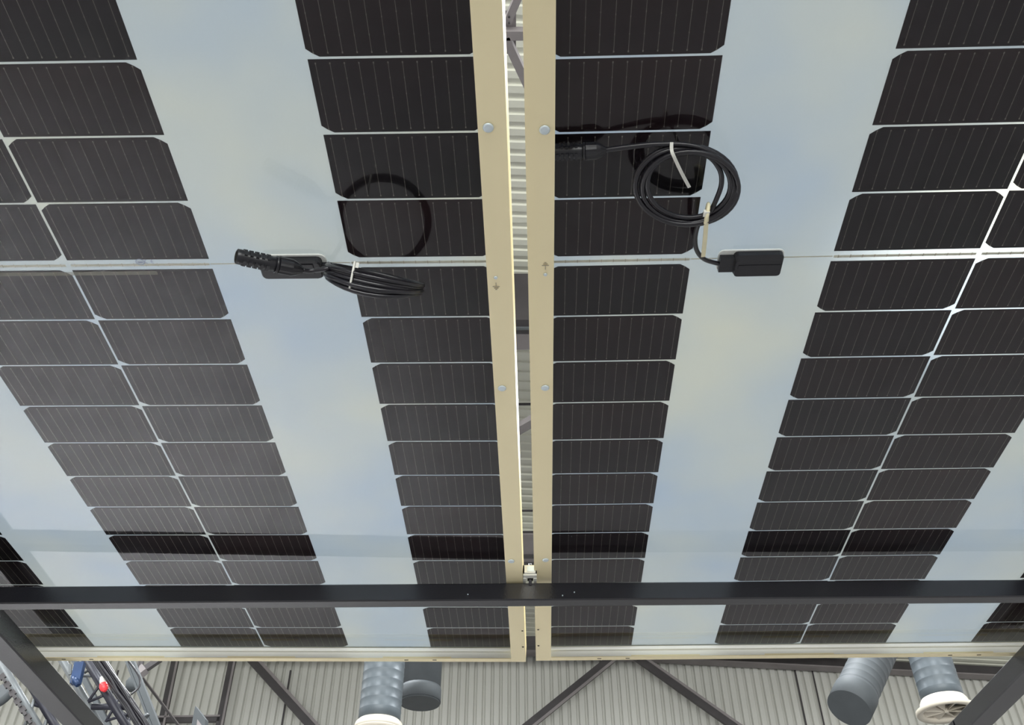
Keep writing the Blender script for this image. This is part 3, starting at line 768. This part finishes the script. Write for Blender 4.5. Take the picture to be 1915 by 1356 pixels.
m = MB(); hp = PLp(667, 501, -.112)-o_; m.bar(hp, hp+nrm*-.007, .004, .003); m.build('head', M['nylon'], tie)

# right: coil seen face on as a ring
cr = thing('cable', 'black cable wound into an open ring under the right panel', 'cable', PRp(1285, 350, -.038)); o_ = cr.location
def RP(x, y, w_): return PRp(x, y, w_)-o_
def ring_pts(cx, cy, rx, ry, w0, w1, a0=0, n=40, tilt=0):
    out = []
    for k in range(n+1):
        a = a0+2*PI*k/n
        X = cx+rx*math.cos(a)*math.cos(tilt)-ry*math.sin(a)*math.sin(tilt); Y = cy+rx*math.cos(a)*math.sin(tilt)+ry*math.sin(a)*math.cos(tilt)
        out.append(RP(X, Y, (w0+w1)/2+(w1-w0)/2*math.sin(a)))
    return out
m = MB()
m.tube(smooth_path([RP(1131, 281, -.0235), RP(1175, 275, -.027), RP(1230, 270, -.03), RP(1290, 272, -.033), RP(1335, 288, -.036), RP(1365, 315, -.04)], 6), RC, 10)
loops_ = [(1283, 346, 96, 74), (1280, 348, 92, 70), (1286, 350, 86, 66), (1288, 345, 78, 62), (1291, 352, 90, 68)]
for i, (x, y, rx, ry) in enumerate(loops_):
    m.tube(ring_pts(x, y, rx, ry, -.030-.003*i, -.048+.002*i, .3*i)[:-1], RC, 10, closed=True)
# inner short-cut strand on the right side of the ring
m.tube(smooth_path([RP(1305, 283, -.034), RP(1330, 296, -.036), RP(1347, 320, -.038), RP(1349, 345, -.040), RP(1340, 372, -.042), RP(1328, 398, -.044)], 6), RC, 10)
m.build('coil', M['rubber'], cr)
m = MB(); m.tube(smooth_path([RP(1318, 400, -.043), RP(1306, 420, -.040), RP(1300, 444, -.034), RP(1303, 468, -.026), RP(1316, 484, -.018), RP(1335, 491, -.012), RP(1352, 494, -.010)], 6), RC, 10); m.build('lead', M['rubber'], cr)
def strap(name, label, P, w_, mat, head=None):
    t = thing(name, label, 'cable tie', P[0]); S = smooth_path([p-P[0] for p in P], 5)
    m = MB()
    for i in range(len(S)-1): m.bar(S[i], S[i+1]+(S[i+1]-S[i])*.05, w_, .0012, up=(0,0,1))
    m.build('strap', M[mat], t)
    if head:
        m = MB(); h = head-P[0]; m.bevbox(h.x-.004, h.x+.004, h.y-.004, h.y+.004, h.z-.003, h.z+.003, .001); m.build('head', M['nylon'], t)
    return t
strap('cable_tie', 'long cream tie tail hanging between the cable ring and the right junction box', [PRp(1322, 398, -.052), PRp(1319, 440, -.045), PRp(1315, 480, -.030)], .0060, 'nylon_yellow', PRp(1321, 399, -.053))
t = strap('cable_tie', 'bent grey tie tail across the inside of the cable ring', [PRp(1256, 266, -.038), PRp(1256, 280, -.044), PRp(1260, 292, -.050), PRp(1274, 322, -.05), PRp(1289, 350, -.045)], .0042, 'nylon')
m = MB(); c0 = PRp(1322, 399, -.045)
rr_ = []
for k in range(20):
    a = 2*PI*k/20; rr_.append(c0-c0 + Vector((.004*math.cos(a)*0+.002*math.sin(a), .0135*math.cos(a), .011*math.sin(a))))
m.tube(rr_, .0026, 8, closed=True); o = m.build('cable_tie', M['nylon_yellow']); o.location = c0
tag(o, 'cream tie band gripping the bottom of the cable ring', 'cable tie')
